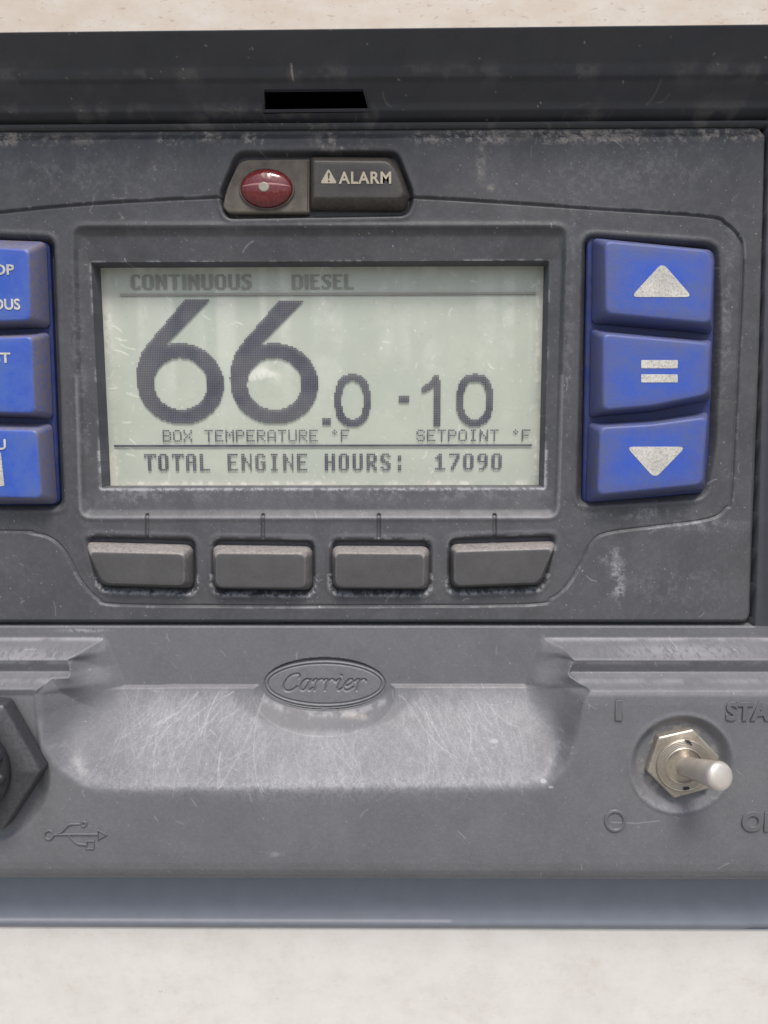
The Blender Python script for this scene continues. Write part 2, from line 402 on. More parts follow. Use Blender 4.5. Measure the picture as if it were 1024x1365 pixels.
# blotches, grime specks and scratches of the wall paint
nt = M_WALL.node_tree; n, l = nt.nodes, nt.links
p = n['Principled BSDF']; src = p.inputs['Base Color'].links[0].from_socket
mp = [x for x in n if x.type == 'MAPPING'][0]
def tex(sc, det, rg, a, b, hi, stretch=None):
    t = n.new('ShaderNodeTexNoise'); t.inputs['Scale'].default_value = sc; t.inputs['Detail'].default_value = det; t.inputs['Roughness'].default_value = rg
    if stretch:
        m2 = n.new('ShaderNodeMapping'); m2.inputs['Scale'].default_value = stretch; l.new(mp.outputs[0], m2.inputs[0]); l.new(m2.outputs[0], t.inputs['Vector'])
    else: l.new(mp.outputs[0], t.inputs['Vector'])
    r = n.new('ShaderNodeMapRange'); r.inputs[1].default_value = a; r.inputs[2].default_value = b; r.inputs[4].default_value = hi
    l.new(t.outputs['Fac'], r.inputs[0]); return r.outputs[0]
for f, c in ((tex(0.035, 9, 0.8, 0.50, 0.70, 0.40, (0.8, 1, 1.2)), (0.50, 0.46, 0.40)),
             (tex(0.009, 9, 0.8, 0.42, 0.66, 0.6), (0.78, 0.76, 0.72)),
             (tex(0.09, 5, 0.8, 0.66, 0.72, 0.7), (0.36, 0.30, 0.23))):
    x = n.new('ShaderNodeMix'); x.data_type = 'RGBA'; l.new(f, x.inputs[0]); l.new(src, x.inputs[6]); x.inputs[7].default_value = (*c, 1); src = x.outputs[2]
# tan tone with grime specks above the hood
sx = n.new('ShaderNodeSeparateXYZ'); l.new(mp.outputs[0], sx.inputs[0])
mr = n.new('ShaderNodeMapRange'); mr.inputs[1].default_value = 900; mr.inputs[2].default_value = 1150; l.new(sx.outputs[2], mr.inputs[0])
for sc_, a_, b_2, hi_, c_ in ((0.02, .1, .6, .95, (0.60, 0.515, 0.42)), (0.10, .58, .68, .6, (0.36, 0.27, 0.20)), (0.25, .64, .72, .4, (0.32, 0.25, 0.19))):
    g_ = tex(sc_, 6, .7, a_, b_2, hi_, (.7, 1, 1.5)); mm = n.new('ShaderNodeMath'); mm.operation = 'MULTIPLY'; l.new(g_, mm.inputs[0]); l.new(mr.outputs[0], mm.inputs[1])
    x = n.new('ShaderNodeMix'); x.data_type = 'RGBA'; l.new(mm.outputs[0], x.inputs[0]); l.new(src, x.inputs[6]); x.inputs[7].default_value = (*c_, 1); src = x.outputs[2]
l.new(src, p.inputs['Base Color'])

# ------------------------------------------------------------------ the control panel
panel = bpy.data.objects.new('control_panel', None); C.objects.link(panel); panel.empty_display_size = 0.02
panel['label'] = 'black refrigeration unit control panel with temperature display, blue keys and toggle switch'
panel['category'] = 'control panel'

# shapes, in photo pixels -------------------------------------------------
HL = -41                                        # LCD depth
RIM = -12
keys_r = [  # base outline, face outline
    ([(790, 318), (948, 334), (951, 350), (948, 445), (789, 431)], [(807, 321), (944, 334), (951, 349), (947, 431), (808, 418)]),
    ([(788, 439), (948, 454), (946, 533), (870, 549), (786, 556)], [(804, 445), (947, 458), (944, 526), (870, 541), (804, 547)]),
    ([(785, 564), (870, 559), (943, 549), (938, 652), (781, 669)], [(800, 570), (870, 566), (943, 556), (936, 646), (797, 660)])]
keys_l = [
    ([(-140, 316), (62, 323), (67, 437), (-140, 445)], [(-140, 322), (38, 333), (40, 427), (-140, 432)]),
    ([(-140, 450), (66, 443), (71, 558), (-140, 552)], [(-140, 456), (42, 449), (46, 551), (-140, 546)]),
    ([(-140, 560), (70, 565), (77, 671), (-140, 672)], [(-140, 570), (49, 574), (55, 664), (-140, 660)])]
soft = [
    ([(114, 722), (258, 726), (259, 784), (134, 780)], [(118, 735), (246, 738), (246, 781), (138, 778)]),
    ([(284, 726), (417, 728), (417, 786), (285, 784)], [(287, 737), (407, 738), (407, 784), (288, 783)]),
    ([(443, 727), (573, 728), (572, 785), (443, 784)], [(447, 737), (566, 738), (565, 784), (447, 783)]),
    ([(600, 725), (742, 721), (722, 779), (600, 783)], [(605, 735), (738, 731), (718, 777), (605, 781)])]
rim_px = [(124, 351), (731, 347), (723, 649), (135, 650)]
bez_px = [(95, 300), (757, 300), (745, 691), (106, 691)]
contour = [(-400, 330), (-150, 300), (0, 283), (90, 274), (180, 268), (285, 263), (420, 261), (552, 263), (660, 269), (780, 277), (940, 288)]
contour += [(968, 298), (985, 315), (991, 345), (984, 500), (976, 655), (968, 678), (945, 692), (880, 701), (812, 710), (790, 722), (775, 750), (755, 782), (735, 798), (705, 806)]
contour += [(500, 808), (300, 808), (155, 806), (130, 798), (108, 775), (88, 738), (68, 718), (40, 710), (0, 708), (-400, 704)]
contour_uv = P(catmull(contour, 5))
plate_px = [(-260, 172), (1022, 165), (1004, 833), (-260, 833)]
plate_uv = rnd(P(plate_px), [2, 14, 16, 2], 8)
pod_px = [(316, 206), (530, 206), (549, 262), (545, 283), (299, 287), (295, 262)]

us = np.arange(-200, 1075, 1.0); vs = np.arange(int(at(500, 160)[1]), int(at(500, 840)[1])+2, 1.0)
U, V = np.meshgrid(us, vs)
dP = sdf(U, V, plate_uv)
H = np.zeros(U.shape)
# inner field a touch lower, with a groove along its outline
dC = sdf(U, V, contour_uv)
H -= 2.2*sstep(2.5, -2.5, dC)
H -= 2.6*np.exp(-(dC/1.3)**2)
# screen bezel
dO = sdf(U, V, rnd(P(bez_px), 16)); _r = P(rim_px, RIM); _l, _R = round((_r[0][0]+_r[3][0])/2)+.5, round((_r[1][0]+_r[2][0])/2)+.5
_t, _b = round((_r[0][1]+_r[1][1])/2)+.5, round((_r[2][1]+_r[3][1])/2)+.5
rim_uv = [(_l, _t), (_R, _t), (_R, _b), (_l, _b)]; dI = sdf(U, V, rim_uv)
t = np.clip(-dO, 0, None)/(np.clip(-dO, 0, None)+np.clip(dI, 0, None)+1e-6)
H += np.where(dO < 0, (RIM+2)*(0.35*sstep(0, 0.3, t)+0.65*t), 0)
H += 1.2*np.exp(-((dO)/4)**2)*(dO > -4)
H = np.where((dI < 0), HL-4, H)
# wells round the keys
def well(poly_px, off, depth, w, r, h=0.0):
    global H
    d = sdf_box(U, V, rnd(inset(P(poly_px, h), -off), r), 60)
    H = H-depth*sstep(0, -w, d)+0.9*np.exp(-((d-2)/3)**2)
    return d
well([(788, 316), (952, 334), (951, 440), (944, 600), (939, 655), (779, 671)], 13, 14, 11, 20)
well([(-240, 310), (64, 322), (78, 673), (-240, 676)], 12, 14, 11, 16)
dsoft = [well(b, 11, 12, 8, 16) for b, f in soft]
well(pod_px, 5, 12, 5, 12)
# ticks above the soft keys
for x in (195, 350, 505, 660):
    a, b = at(x, 688), at(x, 717)
    H -= 4.5*np.exp(-(seg_dist(U, V, [a, b])/2.3)**4)
# upper ledge that goes back under the hood and the rounded rim of the plate
H -= 7*sstep(at(500, 186)[1], at(500, 174)[1], V)
H -= 7*sstep(-8, -1, dP)*sstep(at(500, 400)[1], at(500, 800)[1], V)+3*sstep(-3, 0, dP)
H = np.where(dP > 0, -24, H)
# dirt
dust = np.zeros(U.shape); scf = np.zeros(U.shape)
nA = noise2(U.shape, [26, 11, 5, 2.2], 0.7); nB = noise2(U.shape, [90, 40, 16, 6], 0.6)
nF = noise2(U.shape, [5, 2.2, 1.3], 0.8)
vt = lambda y: at(500, y)[1]
band = sstep(vt(169), vt(174), V)*sstep(vt(196), vt(184), V)
dust += 0.9*band*sstep(0.50, 0.60, nF)*sstep(0.47, 0.62, nB)+0.3*band*sstep(0.52, 0.66, nA)*sstep(.5, .6, nB)
def blob(x, y, rx, ry, a, th=0.45, tgt=None, nn=None):
    c = at(x, y); g = np.exp(-(((U-c[0])/rx)**2+((V-c[1])/ry)**2)**1.3)
    return a*g*sstep(th, th+0.16, nA if nn is None else nn)*(.35+.65*sstep(.42, .6, nF))
for x, y, rx, ry, a in ((453, 188, 30, 14, 1.1), (90, 184, 60, 8, .7), (740, 178, 60, 9, .9), (830, 178, 30, 8, .7), (470, 176, 16, 9, .6), (560, 182, 20, 7, .6),
                        (205, 205, 5, 22, .55), (641, 215, 5, 26, .6), (655, 250, 5, 4, .5), (978, 175, 18, 7, .6), (390, 228, 40, 18, .10), (157, 287, 9, 4, .8), (345, 300, 12, 5, .6), (408, 298, 12, 7, .6)):
    dust += blob(x, y, rx, ry, a)
for x, y, rx, ry, a in ((822, 765, 9, 30, .75), (828, 790, 5, 16, .6), (812, 742, 16, 10, .4), (900, 780, 60, 26, .14), (970, 420, 10, 120, .20), (560, 660, 160, 9, .18), (200, 660, 80, 12, .25),
                        (60, 235, 60, 22, .09), (780, 235, 120, 30, .10), (150, 235, 90, 28, .09), (900, 215, 60, 26, .10), (760, 420, 6, 140, .15), (105, 520, 8, 160, .18), (930, 700, 60, 8, .3), (850, 684, 70, 8, .35)):
    scf += blob(x, y, rx, ry, a, 0.38)
# film of dust on the whole plate; pale tone stronger lower down
scf += 0.05*sstep(0.35, 0.65, nB)+0.04*sstep(0.45, 0.7, nF)
scf += 0.05*sstep(vt(560), vt(720), V)
# crumbs on the edges: groove line, bezel rim, key wells
edge = np.exp(-((dC-2.2)/1.3)**2)
scf += 0.30*edge*sstep(0.50, 0.64, nA)
e2 = np.exp(-((dI-2)/2.0)**2)*(V > vt(600)); scf += 1.0*e2*sstep(0.42, 0.6, nF)+0.25*e2
e3 = np.exp(-((dI-1.5)/1.5)**2); scf += 0.5*e3*sstep(0.5, 0.65, nA)
for d in dsoft:
    e = np.exp(-((d+1.5)/3.2)**2)*(V > vt(765)); scf += 0.75*e*sstep(0.40, 0.62, nF)
    e = np.exp(-((d+1)/2)**2)*(V < vt(735)); scf += 0.6*e*sstep(0.5, 0.66, nA)
e = np.exp(-((dO+1)/2.2)**2)*(V > vt(500)); scf += 0.3*e
near = dI > 3
scf *= np.where(dI < 1.0, 0.15, 1); dust *= np.where(dI < 1.0, 0.0, 1)
specks(scf, 4200, 0.1, 0.5, nB**2*2*near)
specks(scf, 420, 0.4, 1.1, near*1.0)
specks(dust, 700, 0.5, 1.2, sstep(vt(330), vt(180), V))
for k in range(38):
    scratch(scf, us, vs, random.uniform(0, 1000), random.uniform(vt(180), vt(830)), random.uniform(0, 6.28), random.uniform(4, 22), random.uniform(.25, .6), 1.2)
for k in range(24):
    scratch(dust, us, vs, random.uniform(650, 850), random.uniform(vt(170), vt(196)), random.uniform(0, 6.28), random.uniform(8, 26), random.uniform(.3, .7), 2.0)
cell = lambda A: 0.25*(A[:-1, :-1]+A[1:, :-1]+A[1:, 1:]+A[:-1, 1:])
keep_all = (cell(dP) < 2.5) & (cell(dI) > -4)
inb = cell(dO) < 0
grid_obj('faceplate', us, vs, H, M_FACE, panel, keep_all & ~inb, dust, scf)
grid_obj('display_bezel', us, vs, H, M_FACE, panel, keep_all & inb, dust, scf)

# ------------------------------------------------------------------ display
lcd_px = [(120, 340), (735, 340), (730, 660), (128, 660)]
du = [at(x, y, HL) for x, y in lcd_px]
lu = np.arange(at(118, 400, HL)[0], at(736, 400, HL)[0], 1.5); lv = np.arange(at(400, 338, HL)[1], at(400, 660, HL)[1], 1.5)
LU, LV = np.meshgrid(lu, lv)
ls = np.zeros(LU.shape); ld = np.zeros(LU.shape)
lA = noise2(LU.shape, [40, 14, 5, 2], .65); lB = noise2(LU.shape, [5, 2], .7)
stripes = np.interp(lu, np.linspace(lu[0], lu[-1], 46), rng.random(46))[None, :]*np.ones(LU.shape)
ls += 0.35*sstep(.35, .8, stripes)*sstep(at(400, 620, HL)[1], at(400, 440, HL)[1], LV)*sstep(.3, .7, lA)
def lblob(A, x, y, rx, ry, a, th=.4):
    c = at(x, y, HL); A += a*np.exp(-(((LU-c[0])/rx)**2+((LV-c[1])/ry)**2)**1.5)*sstep(th, th+.2, lA)
lblob(ls, 352, 500, 20, 11, 1.0, .3); lblob(ld, 350, 502, 24, 14, .9, .3); lblob(ls, 335, 508, 14, 8, .7, .35)
lblob(ls, 640, 616, 20, 3, .8); lblob(ls, 150, 440, 12, 60, .25, .3); lblob(ls, 640, 606, 14, 3, .9, .35)
edge_l = np.minimum(np.minimum(LV-at(400, 350, HL)[1], at(400, 648, HL)[1]-LV), np.minimum(LU-at(140, 400, HL)[0], at(722, 400, HL)[0]-LU))
ld += 0.8*np.exp(-(np.clip(edge_l, 0, None)/7)**2)*sstep(.35, .6, lA)
ls += 0.8*np.exp(-((edge_l-4)/3)**2)*sstep(.5, .62, lB)*sstep(.4, .6, lA)
specks(ls, 700, .15, .6, lA); specks(ls, 60, .5, 1.0); specks(ld, 120, .3, 1.0)
for k in range(60):
    scratch(ls, lu, lv, random.uniform(lu[0], lu[-1]), random.uniform(lv[0], lv[-1]), random.uniform(0, 6.28), random.uniform(3, 14), random.uniform(.3, .8), 1.5)
for k in range(10):
    scratch(ls, lu, lv, random.uniform(lu[0]+20, lu[0]+60), random.uniform(lv[40], lv[-30]), random.uniform(0, 1), random.uniform(10, 22), .8, 1.0)
display = grid_obj('display', lu, lv, np.full(LU.shape, float(HL)), M_LCD, panel, None, ld, ls)
display['label'] = 'pale green liquid crystal screen with dark temperature figures'

HD = HL+1.6
x0, y0 = at(141, 355, HD); x1, y1 = at(724, 652, HD)
PU = 2.44; PV = 2.36
PU = abs(at(500, 500, HD)[0]-at(500-2.335, 500, HD)[0]); PV = abs(at(500, 500+2.29, HD)[1]-at(500, 500, HD)[1])
def dots(cells_uv, name, m, sz=0.88, rise=0.5):
    V_, F_ = [], []
    for (u, v) in cells_uv:
        a, b = PU*sz/2, PV*sz/2; k = len(V_)
        for du_, dv_ in ((-a, -b), (a, -b), (a, b), (-a, b)): V_.append(W(u+du_, v+dv_, HD+rise))
        F_.append((k, k+3, k+2, k+1))
    return mesh_obj(name, V_, F_, m, display)
def raster(test, box_px):
    a = at(box_px[0], box_px[1], HD); b = at(box_px[2], box_px[3], HD); out = []
    for j in range(int(a[1]/PV)-1, int(b[1]/PV)+2):
        for i in range(int(a[0]/PU)-1, int(b[0]/PU)+2):
            u, v = (i+.5)*PU, (j+.5)*PV
            if test(u, v): out.append((u, v))
    return out
def pip(u, v, pts):
    r = False; n_ = len(pts)
    for i in range(n_):
        xa, ya = pts[i]; xb, yb = pts[(i+1) % n_]
        if (ya > v) != (yb > v) and u < (xb-xa)*(v-ya)/(yb-ya)+xa: r = not r
    return r
def six(cx, top_x0, top_x1):
    c = at(cx, 511.5, HD); e = at(cx+59, 565, HD); rx, ry = e[0]-c[0], e[1]-c[1]
    ix, iy = rx-22.5, ry-19.5
    arm = P([(top_x0, 400), (top_x1, 400), (cx-22, 462), (cx-30, 478), (cx-52, 512), (cx-59.5, 505), (cx-58, 488), (cx-52, 470), (cx-42, 456)], HD)
    def f(u, v):
        a = ((u-c[0])/rx)**2+((v-c[1])/ry)**2 <= 1; b = ((u-c[0])/ix)**2+((v-c[1])/iy)**2 < 1
        return (a and not b) or (pip(u, v, arm) and not b)
    return raster(f, (cx-66, 396, cx+66, 570))
def oval(x0_, y0_, x1_, y1_, w):
    a, b = at(x0_, y0_, HD), at(x1_, y1_, HD); cx, cy = (a[0]+b[0])/2, (a[1]+b[1])/2; rx, ry = (b[0]-a[0])/2, (b[1]-a[1])/2
    def f(u, v):
        q = lambda rx, ry: (abs((u-cx)/rx))**2.5+(abs((v-cy)/ry))**2.5
        return q(rx, ry) <= 1 and q(rx-w, ry-w) > 1
    return raster(f, (x0_-4, y0_-4, x1_+4, y1_+4))
def rect(x0_, y0_, x1_, y1_):
    a, b = at(x0_, y0_, HD), at(x1_, y1_, HD)
    return raster(lambda u, v: a[0] <= u <= b[0] and a[1] <= v <= b[1], (x0_-4, y0_-4, x1_+4, y1_+4))
dots(six(241, 246, 279), 'digit', M_DOT)
dots(six(366, 372, 405), 'digit', M_DOT)
dots(rect(429, 557, 441, 566.5), 'decimal_point', M_DOT)
dots(oval(446, 498.5, 494, 568, 9.5), 'digit', M_DOT)
dots(rect(532, 527, 546, 536.5), 'minus_sign', M_DOT)
one = P([(579, 568), (586.5, 568), (586.5, 499), (581, 499), (572, 509), (563, 515), (562, 524), (571, 521), (579, 514)], HD)
dots(raster(lambda u, v: pip(u, v, one), (558, 495, 590, 570)), 'digit', M_DOT)
dots(oval(609, 498.5, 657, 568, 9.5), 'digit', M_DOT)

F7 = {  # 7 x 9, two-dot stems
'T': ["#######", "#.###.#", "..##...", "..##...", "..##...", "..##...", "..##...", "..##...", "..##..."],
'O': [".####..", "##..##.", "##..##.", "##..##.", "##..##.", "##..##.", "##..##.", "##..##.", ".####.."],
'A': [".####..", "##..##.", "##..##.", "##..##.", "######.", "##..##.", "##..##.", "##..##.", "##..##."],
'L': ["##.....", "##.....", "##.....", "##.....", "##.....", "##.....", "##.....", "##.....", "######."],
'E': ["######.", "##.....", "##.....", "##.....", "#####..", "##.....", "##.....", "##.....", "######."],
'N': ["##...#.", "##...#.", "###..#.", "###..#.", "##.#.#.", "##..##.", "##..##.", "##...#.", "##...#."],
'G': [".####..", "##..##.", "##.....", "##.....", "##.###.", "##..##.", "##..##.", "##..##.", ".####.."],
'I': [".####..", "..##...", "..##...", "..##...", "..##...", "..##...", "..##...", "..##...", ".####.."],
'H': ["##..##.", "##..##.", "##..##.", "##..##.", "######.", "##..##.", "##..##.", "##..##.", "##..##."],
'U': ["##..##.", "##..##.", "##..##.", "##..##.", "##..##.", "##..##.", "##..##.", "##..##.", ".####.."],
'R': ["#####..", "##..##.", "##..##.", "##..##.", "#####..", "####...", "##.##..", "##..##.", "##..##."],
'S': [".####..", "##..##.", "##.....", "###....", ".####..", "...###.", "....##.", "##..##.", ".####.."],
':': [".......", "..##...", "..##...", "..##...", ".......", ".......", "..##...", "..##...", "..##..."],
'1': ["..##...", ".###...", "####...", "..##...", "..##...", "..##...", "..##...", "..##...", "######."],
'7': ["######.", "....##.", "....##.", "...##..", "...##..", "..##...", "..##...", ".##....", ".##...."],
'0': [".####..", "##..##.", "##..##.", "##..##.", "##..##.", "##..##.", "##..##.", "##..##.", ".####.."],
'9': [".####..", "##..##.", "##..##.", "##..##.", ".#####.", "....##.", "....##.", "...##..", ".###..."],
' ': ["......."]*9}
F6 = {  # 6 x 8 proportional
'C': [".####", "##..#", "##...", "##...", "##...", "##...", "##..#", ".####"], 'O': [".####.", "##..##", "##..##", "##..##", "##..##", "##..##", "##..##", ".####."],
'N': ["##..##", "###.##", "###.##", "######", "##.###", "##.###", "##..##", "##..##"], 'T': ["######", "..##..", "..##..", "..##..", "..##..", "..##..", "..##..", "..##.."],
'I': ["##", "##", "##", "##", "##", "##", "##", "##"], 'U': ["##..##", "##..##", "##..##", "##..##", "##..##", "##..##", "##..##", ".####."],
'S': [".####", "##..#", "##...", ".###.", "..###", "...##", "#..##", "####."], 'D': ["#####.", "##..##", "##..##", "##..##", "##..##", "##..##", "##..##", "#####."],
'E': ["#####", "##...", "##...", "####.", "##...", "##...", "##...", "#####"], 'L': ["##...", "##...", "##...", "##...", "##...", "##...", "##...", "#####"]}
F5 = {'B': ["####.", "#...#", "#...#", "####.", "#...#", "#...#", "####."], 'O': [".###.", "#...#", "#...#", "#...#", "#...#", "#...#", ".###."],
'X': ["#...#", "#...#", ".#.#.", "..#..", ".#.#.", "#...#", "#...#"], 'T': ["#####", "..#..", "..#..", "..#..", "..#..", "..#..", "..#.."],
'E': ["#####", "#....", "#....", "####.", "#....", "#....", "#####"], 'M': ["#...#", "##.##", "#.#.#", "#.#.#", "#...#", "#...#", "#...#"],
'P': ["####.", "#...#", "#...#", "####.", "#....", "#....", "#...."], 'R': ["####.", "#...#", "#...#", "####.", "#.#..", "#..#.", "#...#"],
'A': [".###.", "#...#", "#...#", "#...#", "#####", "#...#", "#...#"], 'U': ["#...#", "#...#", "#...#", "#...#", "#...#", "#...#", ".###."],
'S': [".###.", "#...#", "#....", ".###.", "....#", "#...#", ".###."], 'I': [".###.", "..#..", "..#..", "..#..", "..#..", "..#..", ".###."],
'N': ["#...#", "##..#", "##..#", "#.#.#", "#..##", "#..##", "#...#"], 'F': ["#####", "#....", "#....", "####.", "#....", "#....", "#...."],
'°': ["..#..", ".#.#.", "..#..", ".....", ".....", ".....", "....."], ' ': ["....."]*7}
def write(s, font, x0_, x1_, ya, yb, name, m, gap=1, sz=0.9):
    cols = []
    for ch in s:
        g = font[ch]; w = len(g[0])
        for c in range(w): cols.append([g[r][c] == '#' for r in range(len(g))])
        for _ in range(gap): cols.append([False]*len(g))
    while not any(cols[0]): cols.pop(0)
    while not any(cols[-1]): cols.pop()
    rows = len(cols[0]); a, b = at(x0_, ya, HD), at(x1_, yb, HD)
    pu, pv = (b[0]-a[0])/len(cols), (b[1]-a[1])/rows
    V_, F_ = [], []
    for c, col in enumerate(cols):
        for r in range(rows):
            if col[r]:
                k = len(V_); u, v = a[0]+(c+.5)*pu, a[1]+(r+.5)*pv; hu, hv = pu*sz/2, pv*sz/2
                for q, w_ in ((-hu, -hv), (hu, -hv), (hu, hv), (-hu, hv)): V_.append(W(u+q, v+w_, HD+.5))
                F_.append((k, k+3, k+2, k+1))
    return mesh_obj(name, V_, F_, m, display)
write('CONTINUOUS', F6, 173.5, 335, 366, 385.5, 'screen_lettering', M_DOTP)
write('DIESEL', F6, 388.5, 471.5, 366, 385, 'screen_lettering', M_DOTP)
write('BOX TEMPERATURE °F', F5, 216.5, 466, 573, 588.5, 'screen_lettering', M_DOT, 1, .8)
write('SETPOINT °F', F5, 555, 707, 572.5, 588, 'screen_lettering', M_DOT, 1, .8)
write('TOTAL ENGINE HOURS:', F7, 192, 535, 605, 627, 'screen_lettering', M_DOT, 1, .85)
write('17090', F7, 580, 669, 604.5, 626, 'screen_lettering', M_DOT, 1, .82)
for (xa, xb, ya, yb, m) in ((152, 709, 593.2, 594.8, M_DOT), (160, 714, 391.4, 392.3, M_DOTP)):
    a, b = at(xa, ya, HD), at(xb, yb, HD)
    dz = HD+.5
    mesh_obj('screen_line', [W(a[0], a[1], dz), W(b[0], a[1], dz), W(b[0], b[1], dz), W(a[0], b[1], dz)], [(0, 3, 2, 1)], m, display)

# ------------------------------------------------------------------ blue keys
HK = 24
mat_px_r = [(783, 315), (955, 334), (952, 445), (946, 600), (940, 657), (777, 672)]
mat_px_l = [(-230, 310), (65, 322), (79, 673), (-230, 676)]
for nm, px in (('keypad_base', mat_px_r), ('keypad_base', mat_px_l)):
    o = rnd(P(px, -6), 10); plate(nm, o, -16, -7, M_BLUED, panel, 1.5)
def blue_dust(i, u, v): return 0.72
K = []
for (b, f), lab in zip(keys_r, ('blue key with white up arrow', 'blue key with white equals sign', 'blue key with white down arrow')):
    k = key('arrow_button', b, f, -6, HK, M_BLUEW, panel, 7, 9, 0.80, 0.55, soft=3); k['label'] = lab; K.append(k)
HS = HK+0.35
def sym(pts, r, par): return plate('key_symbol', rnd(P(pts, HS), r, 5), HS-1.5, HS+0.15, M_WHITE, par, 0.1)
sym([(883, 350), (923, 396), (841, 396)], 9, K[0])
sym([(855, 480), (903.5, 480), (903.5, 491), (855, 491)], 1, K[1]); sym([(855, 499), (903.5, 499), (903.5, 509.8), (855, 509.8)], 1, K[1])
sym([(835, 595.5), (914.5, 595.5), (873, 638)], 9, K[2])
KL = []
for (b, f), lab in zip(keys_l, ('blue key at the left edge lettered OP and OUS', 'blue key at the left edge lettered ST', 'lowest blue key at the left edge with a white page mark')):
    b = [(x if x > 0 else x, y) for x, y in b]
    k = key('mode_button', b, f, -6, HK, M_BLUE, panel, 8, 8, 0.85, 0.16, soft=2.5); k['label'] = lab; KL.append(k)
text_mesh('key_lettering', 'STOP', (-32, 352.5, 19.5, 366.5), HS, 0.4, M_WHITE, KL[0], 0.022)
text_mesh('key_lettering', 'CONTINUOUS', (-98, 398.5, 27.5, 413), HS, 0.4, M_WHITE, KL[0], 0.022)
text_mesh('key_lettering', 'TEST', (-34, 470, 14.5, 484), HS, 0.4, M_WHITE, KL[1], 0.022)
text_mesh('key_lettering', 'MENU', (-46, 585.5, 8.5, 599.5), HS, 0.4, M_WHITE, KL[2], 0.022)
plate('key_symbol', rnd(P([(-44, 603), (1, 603), (6, 648), (-44, 648)], HS), 2), HS-1.5, HS+0.15, M_WHITE, KL[2], 0.1)

# ------------------------------------------------------------------ four grey soft keys
for b, f in soft:
    cu_, cv_ = np.mean(P(b), axis=0)
    top = at(b[1][0], b[1][1])[1]+9; rgt = at(max(x for x, y in b), 750)[0]-10
    def dw(i, u, v, top=top, rgt=rgt): return 0.85 if (v < top or u > rgt) else 0.25
    k = key('soft_key', b, f, -11, 15, M_KEY, panel, [11, 12, 12, 13], [8, 9, 9, 11], dw, 0.06, soft=2.5)
    me = k.data; A = me.attributes['dust'].data
    for i, v in enumerate(me.vertices):           # settled dust on the upper slope, painted light on the right flank
        u_, v_, h_ = v.co.x/S+512, V0-v.co.z/S, -v.co.y/S
        if h_ > 14.2: A[i].value = 0.05 if h_ > 14.9 else 0.2
        else: A[i].value = 0.85 if (v_ < top+3) else (0.35 if u_ > rgt else 0.12)

# ------------------------------------------------------------------ alarm pod
lp = rnd(P([(320, 213), (413, 212), (412, 284), (304, 284), (297, 276), (302, 252)], -2), [12, 2, 2, 6, 6, 12], 6)
light = loft('alarm_light', [(lp, -13), (lp, -3.5), (inset(lp, 1.2), -2.3), (inset(lp, 2.5), -2)], M_LENSP, panel, [.4, .4, .3, .1])
light['label'] = 'oval red warning light in a dusty grey mount'
c = at(355.5, 251.5, 0)
rgs = [(1.06, -2), (1.05, 0.2), (1.0, 0.6), (0.98, -1)]
disc_rings('lens_rim', c, [(r, h) for r, h in rgs], M_LENSP, light, 56, 33.5, 24, False)
dome = [(1.0, -1.8)]+[(math.cos(a), 0.2+9*math.sin(a)) for a in [R(x) for x in (2, 10, 20, 30, 42, 54, 66, 77, 86)]]
disc_rings('red_lens', c, dome, M_RED, light, 56, 33, 23.3, True)
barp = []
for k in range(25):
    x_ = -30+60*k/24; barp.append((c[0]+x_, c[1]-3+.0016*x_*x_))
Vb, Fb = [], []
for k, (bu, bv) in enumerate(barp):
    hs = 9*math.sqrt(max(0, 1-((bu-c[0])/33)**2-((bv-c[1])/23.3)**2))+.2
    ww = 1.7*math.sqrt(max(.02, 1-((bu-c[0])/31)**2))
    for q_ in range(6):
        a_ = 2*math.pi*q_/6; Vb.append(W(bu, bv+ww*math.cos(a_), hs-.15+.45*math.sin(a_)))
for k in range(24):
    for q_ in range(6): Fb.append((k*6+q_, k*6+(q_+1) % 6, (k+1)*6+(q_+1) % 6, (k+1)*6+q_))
bar = mesh_obj('lens_highlight', Vb, Fb, M_BAR, light, True); fix_normals(bar)  # pale strip added on the dome as its horizontal highlight
cb = (c[0]-2, c[1]+0.5)
disc_rings('bulb', cb, [(1.0, 8.6), (1.0, 9.2), (.72, 9.7), (.5, 9.5), (.2, 9.6)], M_BULB, light, 28, 6.8, 6, True)
ab = [(414, 210), (524, 211), (536, 232), (546, 266), (540, 281), (414, 280)]
af = [(417, 213), (520, 214), (531, 234), (539, 258), (533, 265), (418, 265)]
alarm = key('alarm_button', ab, af, -10, 9, M_ALARM, panel, [6, 12, 8, 8, 8, 5], [3, 10, 8, 6, 6, 3], 0.25, 0.12, soft=3)
alarm['label'] = 'black alarm key with warning triangle and ALARM lettering'
HA = 9.3
text_mesh('key_lettering', 'ALARM', (451.5, 229, 521.5, 245), HA, 0.4, M_TAN, alarm, 0.022, space=1.09)
tri = rnd(P([(438, 224.5), (449.5, 244.5), (427, 244.5)], HA), 3, 4)
plate('warning_triangle', tri, HA-1, HA+.2, M_TAN, alarm, 0.05)
M_INK = mat('dark_ink', (0.03, 0.028, 0.026), .6, var=.1, grain=0, speck=.1)
plate('exclamation_mark', rnd(P([(437, 230.5), (439.8, 230.5), (439.1, 238.5), (437.7, 238.5)], HA), .3, 3), HA, HA+.45, M_INK, alarm, .05)
plate('exclamation_mark', rnd(P([(437.4, 240.3), (439.5, 240.3), (439.5, 242.6), (437.4, 242.6)], HA), .5, 3), HA, HA+.45, M_INK, alarm, .05)

